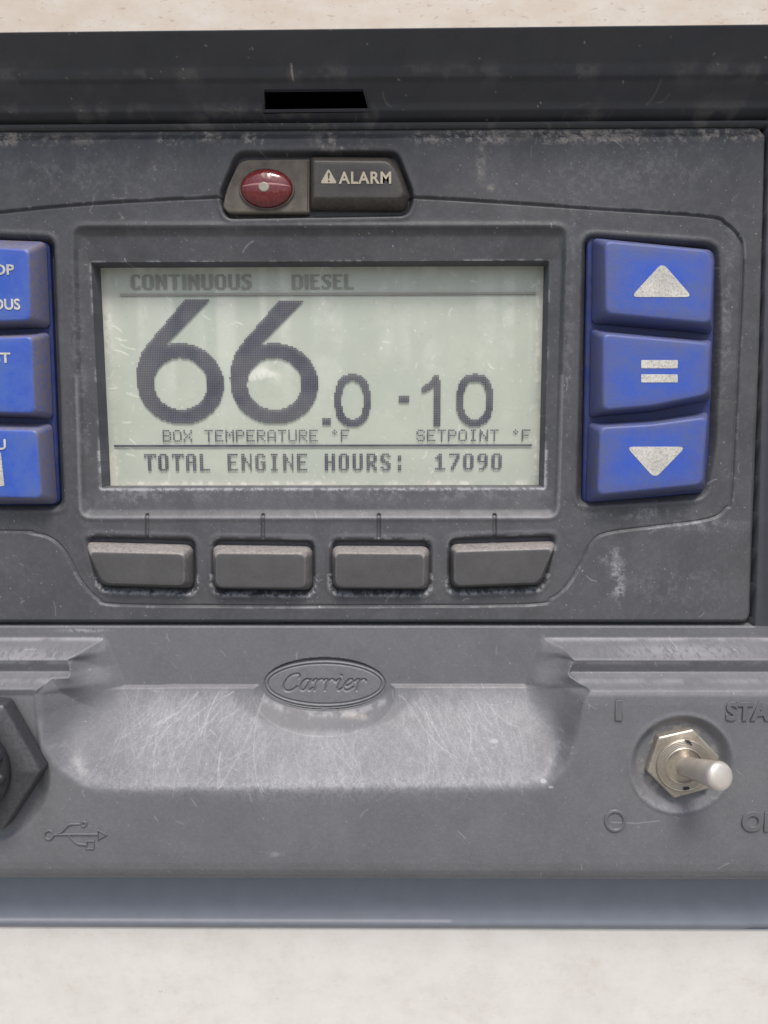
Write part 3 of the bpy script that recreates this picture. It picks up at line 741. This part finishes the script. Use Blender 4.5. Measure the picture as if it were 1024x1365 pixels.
# ------------------------------------------------------------------ hood and frame round the plate
def prof(knots, x):
    """smooth-ish monotone interpolation of (v, h) knots"""
    return np.interp(x, [k[0] for k in knots], [k[1] for k in knots])
hood_k = [(20, 84), (40, 78), (60, 66), (88, 49), (96, 45.5), (103, 42), (110, 35), (138, 14), (143, 11.5), (147, 10), (163, 3), (166, 0), (167.5, -12)]
hv = sorted([(at(450, y, h)[1], h) for y, h in hood_k])
vtop = at(512, 37.5, 79)[1]
us = np.arange(-260, 1300, 1.5); vs = np.arange(vtop-4, at(500, 836)[1]-1, 1.0)
U, V = np.meshgrid(us, vs)
xs_ = np.linspace(vs[0]-10, at(500, 175)[1], 500)
raw = np.interp(xs_, [k[0] for k in hv], [k[1] for k in hv])
ker = np.exp(-(np.arange(-9, 10)/3.2)**2); ker /= ker.sum()
sm = np.convolve(np.pad(raw, 9, mode='edge'), ker, 'valid')
dT = at(450, 168)[1]-V                                # distance above the seam
uR = at(1022, 168)[0]+1.5; uRb = at(1004, 833)[0]+1.5
def seam_u(V): return uR+(uRb-uR)*(V-at(500, 168)[1])/(at(500, 833)[1]-at(500, 168)[1])
seamR = seam_u(V)
dR = U-seamR
topH = np.interp(V, xs_, sm)
def side_height(U, V, dR):
    x = np.linspace(-20, 600, 1241); raw = np.interp(x, [0, 8, 40, 90, 130, 170], [0, 1, 22, 54, 70, 74])
    k = np.ones(9)/9; raw = np.convolve(np.pad(raw, 4, mode='edge'), k, 'valid')
    return np.interp(dR, x, raw)*sstep(at(500, 856)[1], at(500, 770)[1], V)-14*sstep(1.5, 0, dR)
sideH = side_height(U, V, dR)
H = np.where(dT > 0, np.maximum(topH, np.where(dR > 0, sideH, -20)), np.where(dR > 0, sideH, -20))
H = np.where(V < vtop, 75-(vtop-V)*4, H)
nH = noise2(U.shape, [30, 12, 5], .65)
dust = 0.18*sstep(.55, .72, nH)*sstep(at(450, 120, 20)[1], at(450, 160, 5)[1], V)+.15*sstep(.5, .7, nH)*np.exp(-((V-at(450, 103, 34)[1])/8)**2)
vz = at(450, 150, 8)[1]
for k in range(26):
    x = random.choice([random.uniform(690, 850), random.uniform(0, 1000), random.uniform(300, 480)])
    scratch(dust, us, vs, x, vz+random.uniform(-10, 14), random.uniform(-.6, .6)+random.choice([0, math.pi]), random.uniform(6, 26), random.uniform(.12, .36), 2.5)
scratch(dust, us, vs, at(389, 88, 46)[0], at(389, 88, 46)[1], math.pi/2+.05, 13, 1.6, .1)
scratch(dust, us, vs, at(389.5, 88, 46)[0], at(389, 88, 46)[1], math.pi/2+.05, 9, 1.6, .1)
specks(dust, 900, .3, .9)
slot_px = [(352, 119.5), (484, 118.5), (491, 144.5), (353, 146)]
slot_uv = [at(352, 119.5, 28), at(484, 118.5, 28.5), at(491, 144.5, 11), at(353, 146, 11)]
dS = sdf_box(U, V, slot_uv, 30)
dTc, dRc, dSc = cell(dT), cell(dR), cell(dS)
keep = ((dTc > -2) | (dRc > -2)) & (dSc > 0)
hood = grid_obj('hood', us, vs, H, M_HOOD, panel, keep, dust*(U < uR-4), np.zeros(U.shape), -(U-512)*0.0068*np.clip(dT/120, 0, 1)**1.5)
base = [(*at(352, 119.5, 28), 28), (*at(484, 118.5, 28.5), 28.5), (*at(491, 144.5, 11), 11), (*at(353, 146, 11), 11)]
def ringq(du_, dv_, dh): return [W(u+(-du_ if i in (0, 3) else du_), v+(-dv_ if i < 2 else dv_), h+dh) for i, (u, v, h) in enumerate(base)]
Vs = ringq(3.2, 3.0, -1.2)+ringq(1.6, 1.4, .9)+ringq(0, 0, .5)+ringq(0, 0, -7)
Fs = [(k*4+i, k*4+(i+1) % 4, (k+1)*4+(i+1) % 4, (k+1)*4+i) for k in range(3) for i in range(4)]
o = mesh_obj('slot_rim', Vs, Fs, M_HOOD, hood); fix_normals(o)
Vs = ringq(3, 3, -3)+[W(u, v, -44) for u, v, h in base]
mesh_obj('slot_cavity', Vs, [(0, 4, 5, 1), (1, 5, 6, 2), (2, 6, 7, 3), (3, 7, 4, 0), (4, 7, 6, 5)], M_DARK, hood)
# closed top edge of the hood, going back to the wall
ht = H[0]
wz = lambda u: -(u-512)*0.0068
tv = [W(u, vs[0]+wz(u), 59) for u in (us[0], us[-1])]+[W(u, vs[0]-6+wz(u), HW-5) for u in (us[-1], us[0])]
mesh_obj('hood_top', tv, [(0, 1, 2, 3)], M_HOOD, hood)

# ------------------------------------------------------------------ lower housing with the scoop
HF = 66
KH = HF/45
side_k = [(846, 0), (851, 0), (853, 3), (877, 23*KH), (880, 25*KH), (883, 24*KH), (897, 20*KH), (899, 22*KH), (903, 30*KH), (914, 36.5*KH), (920, 42*KH), (928, HF-1), (940, HF), (960, HF), (1138, HF), (1152, HF-.5), (1161, HF-2), (1167, HF-5), (1170.5, HF-9)]
sk = sorted([(at(880, y, h)[1], h) for y, h in side_k])
v_end = at(500, 1171, HF-12)[1]
us = np.arange(-260, 1300, 1.0); vs = np.arange(at(500, 836)[1]-2, v_end+3, 1.0)
U, V = np.meshgrid(us, vs)
xs_ = np.linspace(vs[0]-10, vs[-1]+10, 900)
raw = np.interp(xs_, [k[0] for k in sk], [k[1] for k in sk])
ker = np.exp(-(np.arange(-6, 7)/1.9)**2); ker /= ker.sum()
sm = np.convolve(np.pad(raw, 6, mode='edge'), ker, 'valid')
A_ = np.interp(V, xs_, sm)
back = [(143, 838), (143, 852), (150, 880), (157, 902), (170, 915), (345, 916), (530, 914), (688, 912), (703, 906), (711, 888), (718, 856), (718, 838)]
front = [((137, 838), 0), ((136, 852), 0), ((92, 879), 23*KH), ((94, 899), 22*KH), ((66, 903), 30*KH), ((47, 925), 41*KH), ((46, 960), HF), ((56, 990), HF), ((80, 1022), HF), ((112, 1046), HF), ((150, 1058), HF),
         ((690, 1054), HF), ((728, 1046), HF), ((752, 1022), HF), ((766, 990), HF), ((778, 935), 42*KH), ((784, 917), 36*KH), ((759, 899), 24*KH), ((764, 880), 23*KH), ((752, 864), 10*KH), ((727, 851), 0), ((725, 838), 0)]
back_uv = P(back, 0); front_uv = [at(*p_, h) for p_, h in front]
j0, j1 = 0, len(us)
dB = np.clip(sdf(U, V, back_uv), 0, None); dFi = -sdf(U, V, front_uv)
dF = np.clip(dFi, 0, None)
t = dF/(dF+dB+1e-6)
t = np.where(dFi <= 0, 0, t)
nl = [p_ for p_ in front_uv[:10]]; nr = [p_ for p_ in front_uv[12:]]
dSide = np.minimum(seg_dist(U, V, nl), seg_dist(U, V, nr))
v_a, v_b = at(500, 914, 0)[1], at(500, 1052, HF)[1]
tilt = (U-at(350, 914)[0])*-0.004
floor = HF*np.clip((V-tilt-v_a)/(v_b-v_a), 0, 1)
deep = P(rnd([(141, 838), (142, 852), (170, 916), (160, 985), (128, 1056), (733, 1054), (708, 985), (697, 912), (719, 856), (719, 838)], [1, 6, 26, 40, 10, 10, 40, 26, 6, 1], 8), 0)
dDeep = np.clip(sdf(U, V, deep), 0, None)
tw = dSide/(dSide+dDeep+1e-6)
mono = sorted([(at(880, y, h)[1], h) for y, h in ((846, 0), (853, 3), (877, 23*KH), (899, 27*KH), (928, HF-1), (945, HF), (1200, HF))])
am = np.interp(xs_, [k[0] for k in mono], [k[1] for k in mono]); k2 = np.ones(14)/14
am = np.convolve(np.pad(am, (7, 6), mode='edge'), k2, 'valid')
wallh = np.interp(V, xs_, am)*(1-tw)*(1-.34*np.sin(np.pi*tw))
kk = 18.0; hh = np.clip(.5+.5*(wallh-floor)/kk, 0, 1)
mx = floor*(1-hh)+wallh*hh+kk*hh*(1-hh)*(floor > 0.01)
mx = np.where(floor > .01, mx, np.maximum(floor, wallh))
H = np.where(dFi > 0, mx, A_)
onfloor = sstep(-18, 16, floor-wallh)
# soften the lip and the corners
def blur(A, k):
    ker = np.exp(-(np.arange(-3*k, 3*k+1)/k)**2/2.0); ker /= ker.sum(); r = 3*k
    B = np.apply_along_axis(lambda a: np.convolve(np.pad(a, r, mode='edge'), ker, 'valid'), 0, A)
    return np.apply_along_axis(lambda a: np.convolve(np.pad(a, r, mode='edge'), ker, 'valid'), 1, B)
sm2 = blur(H, 4); w = sstep(-16, 4, dFi)*sstep(60, 10, dFi)*sstep(at(500, 925, 40)[1], at(500, 960, 40)[1], V)
H = H*(1-w)+sm2*w
H = blur(H, 1)
# right-hand frame comes down to meet the housing
dR = U-seam_u(V); H = np.where(dR > 1.5, np.maximum(H, side_height(U, V, dR)), H)
# the emblem's flat sinks into the slope
ce = at(433, 911.5, 0); ex, ey = at(433+82, 911.5)[0]-ce[0], at(433, 911.5+32.5)[1]-ce[1]
q = np.sqrt(((U-ce[0])/(ex+5))**2+((V-ce[1])/(ey+5))**2); dE = (q-1)*np.minimum(ex, 70)*.62
H = np.minimum(H, np.clip(dE, 0, None)*1.05+0.0)*1.0 if False else np.where(dE < 60, np.minimum(H, np.clip(dE, 0, None)*1.45), H)
H = np.where(q < .93, -4, H)
# well of the toggle switch
ct = at(908, 1019, HF); rr = np.hypot(U-ct[0], V-ct[1])
H -= 11*sstep(66, 52, rr)
H += 1.0*np.exp(-((rr-67)/3)**2)
cp0 = at(-48, 1022, HF); H -= 5*sstep(116, 106, np.hypot(U-cp0[0], V-cp0[1]))*sstep(at(500, 1000, HF)[1], at(500, 1050, HF)[1], V)
u47 = at(48, 960, HF)[0]; H -= 8*sstep(u47+7, u47-7, U)*sstep(at(500, 903, 30)[1], at(500, 922, 40)[1], V)*sstep(at(500, 1085, HF)[1], at(500, 1000, HF)[1], V)
# seam with the plate above and rounded bottom edge
vse = at(500, 834.5)[1]; H -= 16*sstep(vse+1.5, vse-.5, V)*(dR < 1.5)
H = np.where(V > v_end-1, np.minimum(H, HF-11-(V-v_end+1)*9), H)
# wear and painted edge highlights
nA = noise2(U.shape, [26, 11, 5, 2.2], .7); nB = noise2(U.shape, [110, 50, 20, 8], .6); nF = noise2(U.shape, [4, 2, 1.2], .85)
insc = sstep(2, 9, dFi)*onfloor*sstep(v_a-1, v_a+2, V-tilt)
shadeL = sstep(at(150, 950, 20)[0], at(215, 950, 20)[0], U)*sstep(at(735, 950, 20)[0], at(690, 950, 20)[0], U)
ellz = sstep(15, 23, dE)
scf = insc*(shadeL*.6+.4)*ellz*(.19+.11*sstep(.3, .7, nF)+.08*sstep(.35, .65, nB))
lipv = np.exp(-((dFi-8)/9)**2)*(V > at(500, 985, 40)[1])
scf += .15*lipv*sstep(.25, .7, nF)+.05*lipv
scf += .04+.05*sstep(.4, .7, nF)+.04*sstep(.4, .65, nB)
scf += .35*np.exp(-((V-at(880, 880, 23)[1])/2.4)**2)*((dFi < 4))*sstep(.3, .6, nA)  # light on the shelf edges painted as pale lines, also the next two
scf += .4*np.exp(-((V-at(880, 852, 1)[1])/1.8)**2)*((dFi < 2))*sstep(.3, .6, nA)
scf += .3*np.exp(-((V-at(880, 901, 25)[1])/1.8)**2)*((dFi < 2))*sstep(.3, .6, nA)
scf += .16*np.exp(-((rr-64)/4)**2)*sstep(ct[1], ct[1]+50, V)*sstep(.35, .6, nF)  # light on the switch well's lower rim, painted in
scf += .5*np.exp(-((dE-3)/2.5)**2)*sstep(ce[1], ce[1]+25, V)*(np.abs(U-ce[0]) < ex)*sstep(.35, .6, nA)  # highlight line painted along the emblem's lower edge
va, vb = at(500, 916)[1], at(500, 1050, HF)[1]
def sc_line(x, y, ang, L, w): scratch(scf, us, vs, x, y, ang, L, w, .95)
for k in range(330):
    x = random.uniform(at(160, 916)[0], at(700, 916)[0]); y = va+random.random()**1.4*(vb-va)*.75
    c0 = math.pi/2+random.choice([random.gauss(.35, .25) if x < 433 else random.gauss(-.3, .25), random.gauss(0, .5)])
    L = min(random.uniform(12, 105), (vb+2-y)/max(.2, math.sin(c0)))
    if abs(x-433) < 90 and y < at(433, 968, 20)[1]: y = at(433, 970, 20)[1]
    sc_line(x, y, c0, L, random.uniform(.03, .15))
for k in range(26):
    x = random.uniform(at(215, 916)[0], at(345, 916)[0]); sc_line(x, va+random.uniform(2, 20), math.pi/2+random.uniform(.1, .9), random.uniform(50, 120), random.uniform(.10, .26))
for k in range(26):
    x = random.uniform(at(520, 916)[0], at(640, 916)[0]); sc_line(x, va+random.uniform(2, 30), math.pi/2-random.uniform(.1, .7), random.uniform(50, 115), random.uniform(.08, .24))
for x, y, ang, L in ((310, 925, 2.75, 70), (290, 925, 2.1, 55), (262, 925, 2.2, 60), (232, 950, 2.6, 32), (350, 930, 1.9, 120), (300, 990, 1.7, 40)):
    a = at(x, y, 15)
    for o_ in (0, .6): sc_line(a[0]+o_, a[1], ang, L, .34)
for x, y, rx, ry, a in ((658, 985, 4, 2, 1.6), (718, 1026, 3.5, 2, 1.6), (727, 1032, 3, 1.4, 1.6), (366, 1139, 10, 4, .35), (440, 1040, 200, 12, .1), (110, 841, 30, 2.5, .6), (30, 866, 80, 7, .3), (900, 862, 90, 6, .35)):
    c = at(x, y, 30 if y < 1060 and y > 900 else (HF if y > 900 else 2)); scf += a*np.exp(-(((U-c[0])/rx)**2+((V-c[1])/ry)**2)**1.4)*sstep(.3, .5, nF if a < 1 else nF*0+1)
specks(scf, 9000, .05, .22); specks(scf, 260, .3, .9)
for k in range(60):
    sc_line(random.uniform(0, 1000), random.uniform(vs[10], vs[-5]), random.uniform(0, 6.28), random.uniform(4, 18), random.uniform(.2, .5))
c1, c2 = at(815, 1096, HF), at(880, 1094, HF); splat(scf, us, vs, [c1, ((c1[0]+c2[0])/2, c1[1]+1.5), c2], .5)
dust = .4*np.exp(-((rr-44)/9)**2)*sstep(.42, .62, nA)+.8*np.exp(-(((U-at(470, 951, 5)[0])/26)**2+((V-at(470, 952, 5)[1])/3)**2))*sstep(.35, .55, nA)
keep = np.ones((len(vs)-1, len(us)-1), bool)
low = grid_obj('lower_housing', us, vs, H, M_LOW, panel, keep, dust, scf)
low['label'] = 'scuffed grey-black moulded lower part with a scooped finger recess'
mesh_obj('underside', [W(us[0], v_end+1, HF-34), W(us[-1], v_end+1, HF-34), W(us[-1], v_end-3, -40), W(us[0], v_end-3, -40)], [(0, 1, 2, 3)], M_LOW, low)

# emblem: oval plate with two ring grooves and the script name cut into it
e_us = np.arange(ce[0]-ex-2, ce[0]+ex+2, .4); e_vs = np.arange(ce[1]-ey-2, ce[1]+ey+2, .4)
EU, EV = np.meshgrid(e_us, e_vs)
def ell_d(rx, ry):
    k0 = np.sqrt(((EU-ce[0])/rx)**2+((EV-ce[1])/ry)**2); k1 = np.sqrt(((EU-ce[0])/rx**2)**2+((EV-ce[1])/ry**2)**2)
    return k0*(k0-1)/(k1+1e-9)
d1, d2, d0 = ell_d(ex-1.5, ey-1.5), ell_d(ex-6.5, ey-6.2), ell_d(ex+.2, ey+.2)
EH = np.full(EU.shape, .5)-2.2*np.exp(-(d1/1.15)**2)-2.0*np.exp(-(d2/1.15)**2)+.5*np.exp(-((d1+2.5)/1.5)**2)
cp = lambda pts: P([(340+x/5.39, 860+y/5.39) for x, y in pts], 0)
let = [[(318, 236), (324, 222), (312, 208), (286, 209), (252, 224), (222, 258), (205, 296), (214, 322), (245, 329), (278, 318), (302, 298)],
       [(396, 254), (378, 245), (352, 256), (330, 290), (328, 316), (346, 324), (370, 304), (394, 262)], [(402, 246), (388, 284), (382, 312), (392, 325), (412, 308)]]
for s in (0, 76, 303): let += [[(416+s, 262), (432+s, 247), (446+s, 250), (440+s, 282), (428+s, 326)], [(438+s, 285), (452+s, 260), (474+s, 246), (492+s, 250), (494+s, 260)]]
let += [[(582, 264), (600, 247), (612, 250), (600, 288), (592, 314), (602, 326), (624, 310)], [(618, 214), (624, 220)],
        [(648, 294), (680, 286), (702, 266), (698, 248), (678, 248), (652, 272), (638, 304), (650, 325), (676, 322), (706, 302)]]
dl = np.full(EU.shape, 1e9)
for st in let: dl = np.minimum(dl, seg_dist(EU, EV, catmull(cp(st), 5) if len(st) > 2 else cp(st)))
EH -= 2.6*np.clip(1-dl/2.3, 0, 1)
e_keep = cell(d0) < 0
emb = grid_obj('emblem', e_us, e_vs, EH, M_EMB, low, e_keep, None, .12+.2*noise2(EU.shape, [10, 5, 3], .7))
emb['label'] = 'oval moulded emblem with Carrier in script'

# raised marks on the lower housing
text_mesh('raised_lettering', 'I', (820.5, 933, 829, 960), HF, 2.2, M_LOW, low, 0.0, bevel=.015)
text_mesh('raised_lettering', 'START', (968, 935, 1064, 960.5), HF, 2.2, M_LOW, low, 0.03, bevel=.015)
ring = catmull([(820+12.3*math.cos(a), 1094+12.8*math.sin(a)) for a in [2*math.pi*i/16 for i in range(16)]], 4, True)
strokes_mesh('raised_lettering', [(ring, True)], 5.2, HF, 2.0, M_LOW, low)
text_mesh('raised_lettering', 'OFF', (989, 1081, 1050, 1108), HF, 2.2, M_LOW, low, 0.03, bevel=.015)
ux = lambda pts: [(x/2.56, 820+y/2.56) for x, y in pts]
circ = lambda x, y, r, n=20: [(x+r*math.cos(2*math.pi*i/n), y+r*math.sin(2*math.pi*i/n)) for i in range(n)]
strokes_mesh('usb_symbol', [(ux(circ(168, 749, 15)), True), (ux([(184, 748), (250, 747), (335, 747)]), False),
     (ux(catmull([(196, 746), (215, 735), (235, 715), (255, 712), (275, 712)], 4)), False), (ux(circ(287, 712, 8, 14)), True),
     (ux(catmull([(235, 750), (252, 768), (270, 780), (295, 782)], 4)), False),
     (ux([(296, 770), (321, 770), (321, 796), (296, 796)]), True), (ux([(335, 733), (365, 748), (335, 764)]), True)], 3.0, HF, 1.9, M_LOW, low)

# ------------------------------------------------------------------ skirt under the housing
sk2 = [(1150, -27), (1172, -23), (1200, -14), (1226, -4), (1230, -2), (1233, -1.5), (1235, -3), (1237, -6)]
us = np.arange(-260, 1300, 6.0); kn = [(at(500, y, h)[1], h) for y, h in sk2]
vs = np.arange(kn[0][0], kn[-1][0], 1.0)
raw = np.interp(vs, [k[0] for k in kn], [k[1] for k in kn])
ker = np.array([.1, .2, .4, .2, .1]); raw = np.convolve(np.pad(raw, 2, mode='edge'), ker, 'valid')
H = np.repeat(raw[:, None], len(us), 1)
U, V = np.meshgrid(us, vs)
sc2 = .5*(U < at(600, 1230)[0])*np.exp(-((V-at(500, 1230, 1)[1])/1.6)**2)
xr = at(996, 1200, -5)[0]; H = H-1.6*sstep(xr-.1, xr+5, U)
skirt = grid_obj('skirt', us, vs, H, M_SKIRT, panel, None, None, sc2)
mesh_obj('skirt_underside', [W(us[0], vs[-1], raw[-1]), W(us[-1], vs[-1], raw[-1]), W(us[-1], vs[-1]+1, HW-4), W(us[0], vs[-1]+1, HW-4)], [(0, 1, 2, 3)], M_SKIRT, skirt)

# ------------------------------------------------------------------ toggle switch
HB = HF-11
hexp = [(877.7, 983), (924.5, 972.3), (960, 1009), (946, 1052), (899, 1065), (863, 1029)]
hx = P(hexp, HB+11)
hr = rnd(hx, 2.0, 4)
tog = loft('toggle_switch', [(hr, HB-2), (hr, HB+9), (inset(hr, 1.2), HB+10.6), (inset(hr, 3), HB+11.2)], M_METAL, panel, [.5, .3, .1, .3])
tog['label'] = 'metal toggle switch with hexagon nut and bat-shaped lever'
tc = at(912, 1021, HB+13)
rings = [(35.5, HB+10), (35.5, HB+12.2), (34.2, HB+14)]
for k, r in enumerate((33.5, 31.2, 28.9, 26.6)): rings += [(r, HB+14.2+k*.2), (r-.7, HB+13.0+k*.2), (r-1.5, HB+13.2+k*.2)]
rings += [(24.5, HB+15.4), (23.5, HB+15.5), (20.5, HB+8), (19.5, HB-4)]
disc_rings('bushing', tc, rings, M_METAL, tog, 72, cap=True, dust=[.35 if k < 18 else .8 for k in range(len(rings))])
# keyway notch: small dark wedge
plate('keyway', rnd(P([(913, 987), (920, 987.5), (923, 994), (918, 991)], HB+15), .6, 3), HB+11, HB+15.9, M_CAP, tog, .2)
plate('keyway', rnd(P([(911, 1050), (919, 1049), (919, 1052), (912, 1053.5)], HB+15), .6, 3), HB+11, HB+15.9, M_CAP, tog, .2)
disc_rings('hole_shade', tc, [(20.4, HB+2), (20.3, HB+4), (12, HB+5)], M_CAP, tog, 40)  # dark disc put in for the shade inside the bushing hole
# lever: lofted along its axis
b0 = np.array([*at(910, 1021, HB+4), HB+4]); HT = 130
b1 = np.array([*at(960.5, 1034.5, HT), HT]); ax = b1-b0; L = np.linalg.norm(ax); ax /= L
e1 = np.cross(ax, [0, 1, 0]); e1 /= np.linalg.norm(e1); e2 = np.cross(ax, e1)
pr = [(0, 12.5), (.12, 13), (.3, 13.6), (.55, 14.8), (.78, 16.2), (.92, 17.2), (.98, 17.3), (1.01, 16.4), (1.035, 14.2), (1.05, 11.2), (1.058, 7), (1.061, 1.2)]
V_, F_ = [], []; n_ = 48
for s, r in pr:
    for i in range(n_):
        a = 2*math.pi*i/n_; q3 = b0+ax*L*s+(e1*math.cos(a)+e2*math.sin(a))*r; V_.append(W(*q3))
for k in range(len(pr)-1):
    for i in range(n_): F_.append((k*n_+i, k*n_+(i+1) % n_, (k+1)*n_+(i+1) % n_, (k+1)*n_+i))
F_.append(tuple((len(pr)-1)*n_+i for i in range(n_)))
lev = mesh_obj('lever', V_, F_, M_LEVER, tog, dust=[.05+.25*(s < .6) for s, r in pr for _ in range(n_)]); fix_normals(lev)
lev.data.polygons.foreach_set('use_smooth', [True]*len(lev.data.polygons))

# ------------------------------------------------------------------ capped port at the left edge
cc = at(-48, 1022, HF+20)
def hexr(r, rot=4): return rnd([(cc[0]+r*math.cos(R(60*i+rot)), cc[1]+r*math.sin(R(60*i+rot))) for i in range(6)], 4, 4)
port = loft('port_cap', [(hexr(100), HF-2), (hexr(98), HF+16), (hexr(95), HF+19), (hexr(76), HF+26), (hexr(70), HF+26.5)], M_CAP, panel, [.1, .1, .25, .1, .1])
port['label'] = 'black nylon hexagon nut with a ribbed round cap'
disc_rings('cap', cc, [(64, HF+22), (64, HF+34), (61, HF+38), (55, HF+40), (40, HF+38)], M_CAP, port, 64)
for i in range(14):
    a = 2*math.pi*i/14+.1; q = (cc[0]+57*math.cos(a), cc[1]+57*math.sin(a))
    disc_rings('grip_bump', q, [(6.5, HF+38), (6.2, HF+41), (5, HF+43.5), (2.5, HF+45)], M_CAP, port, 18)
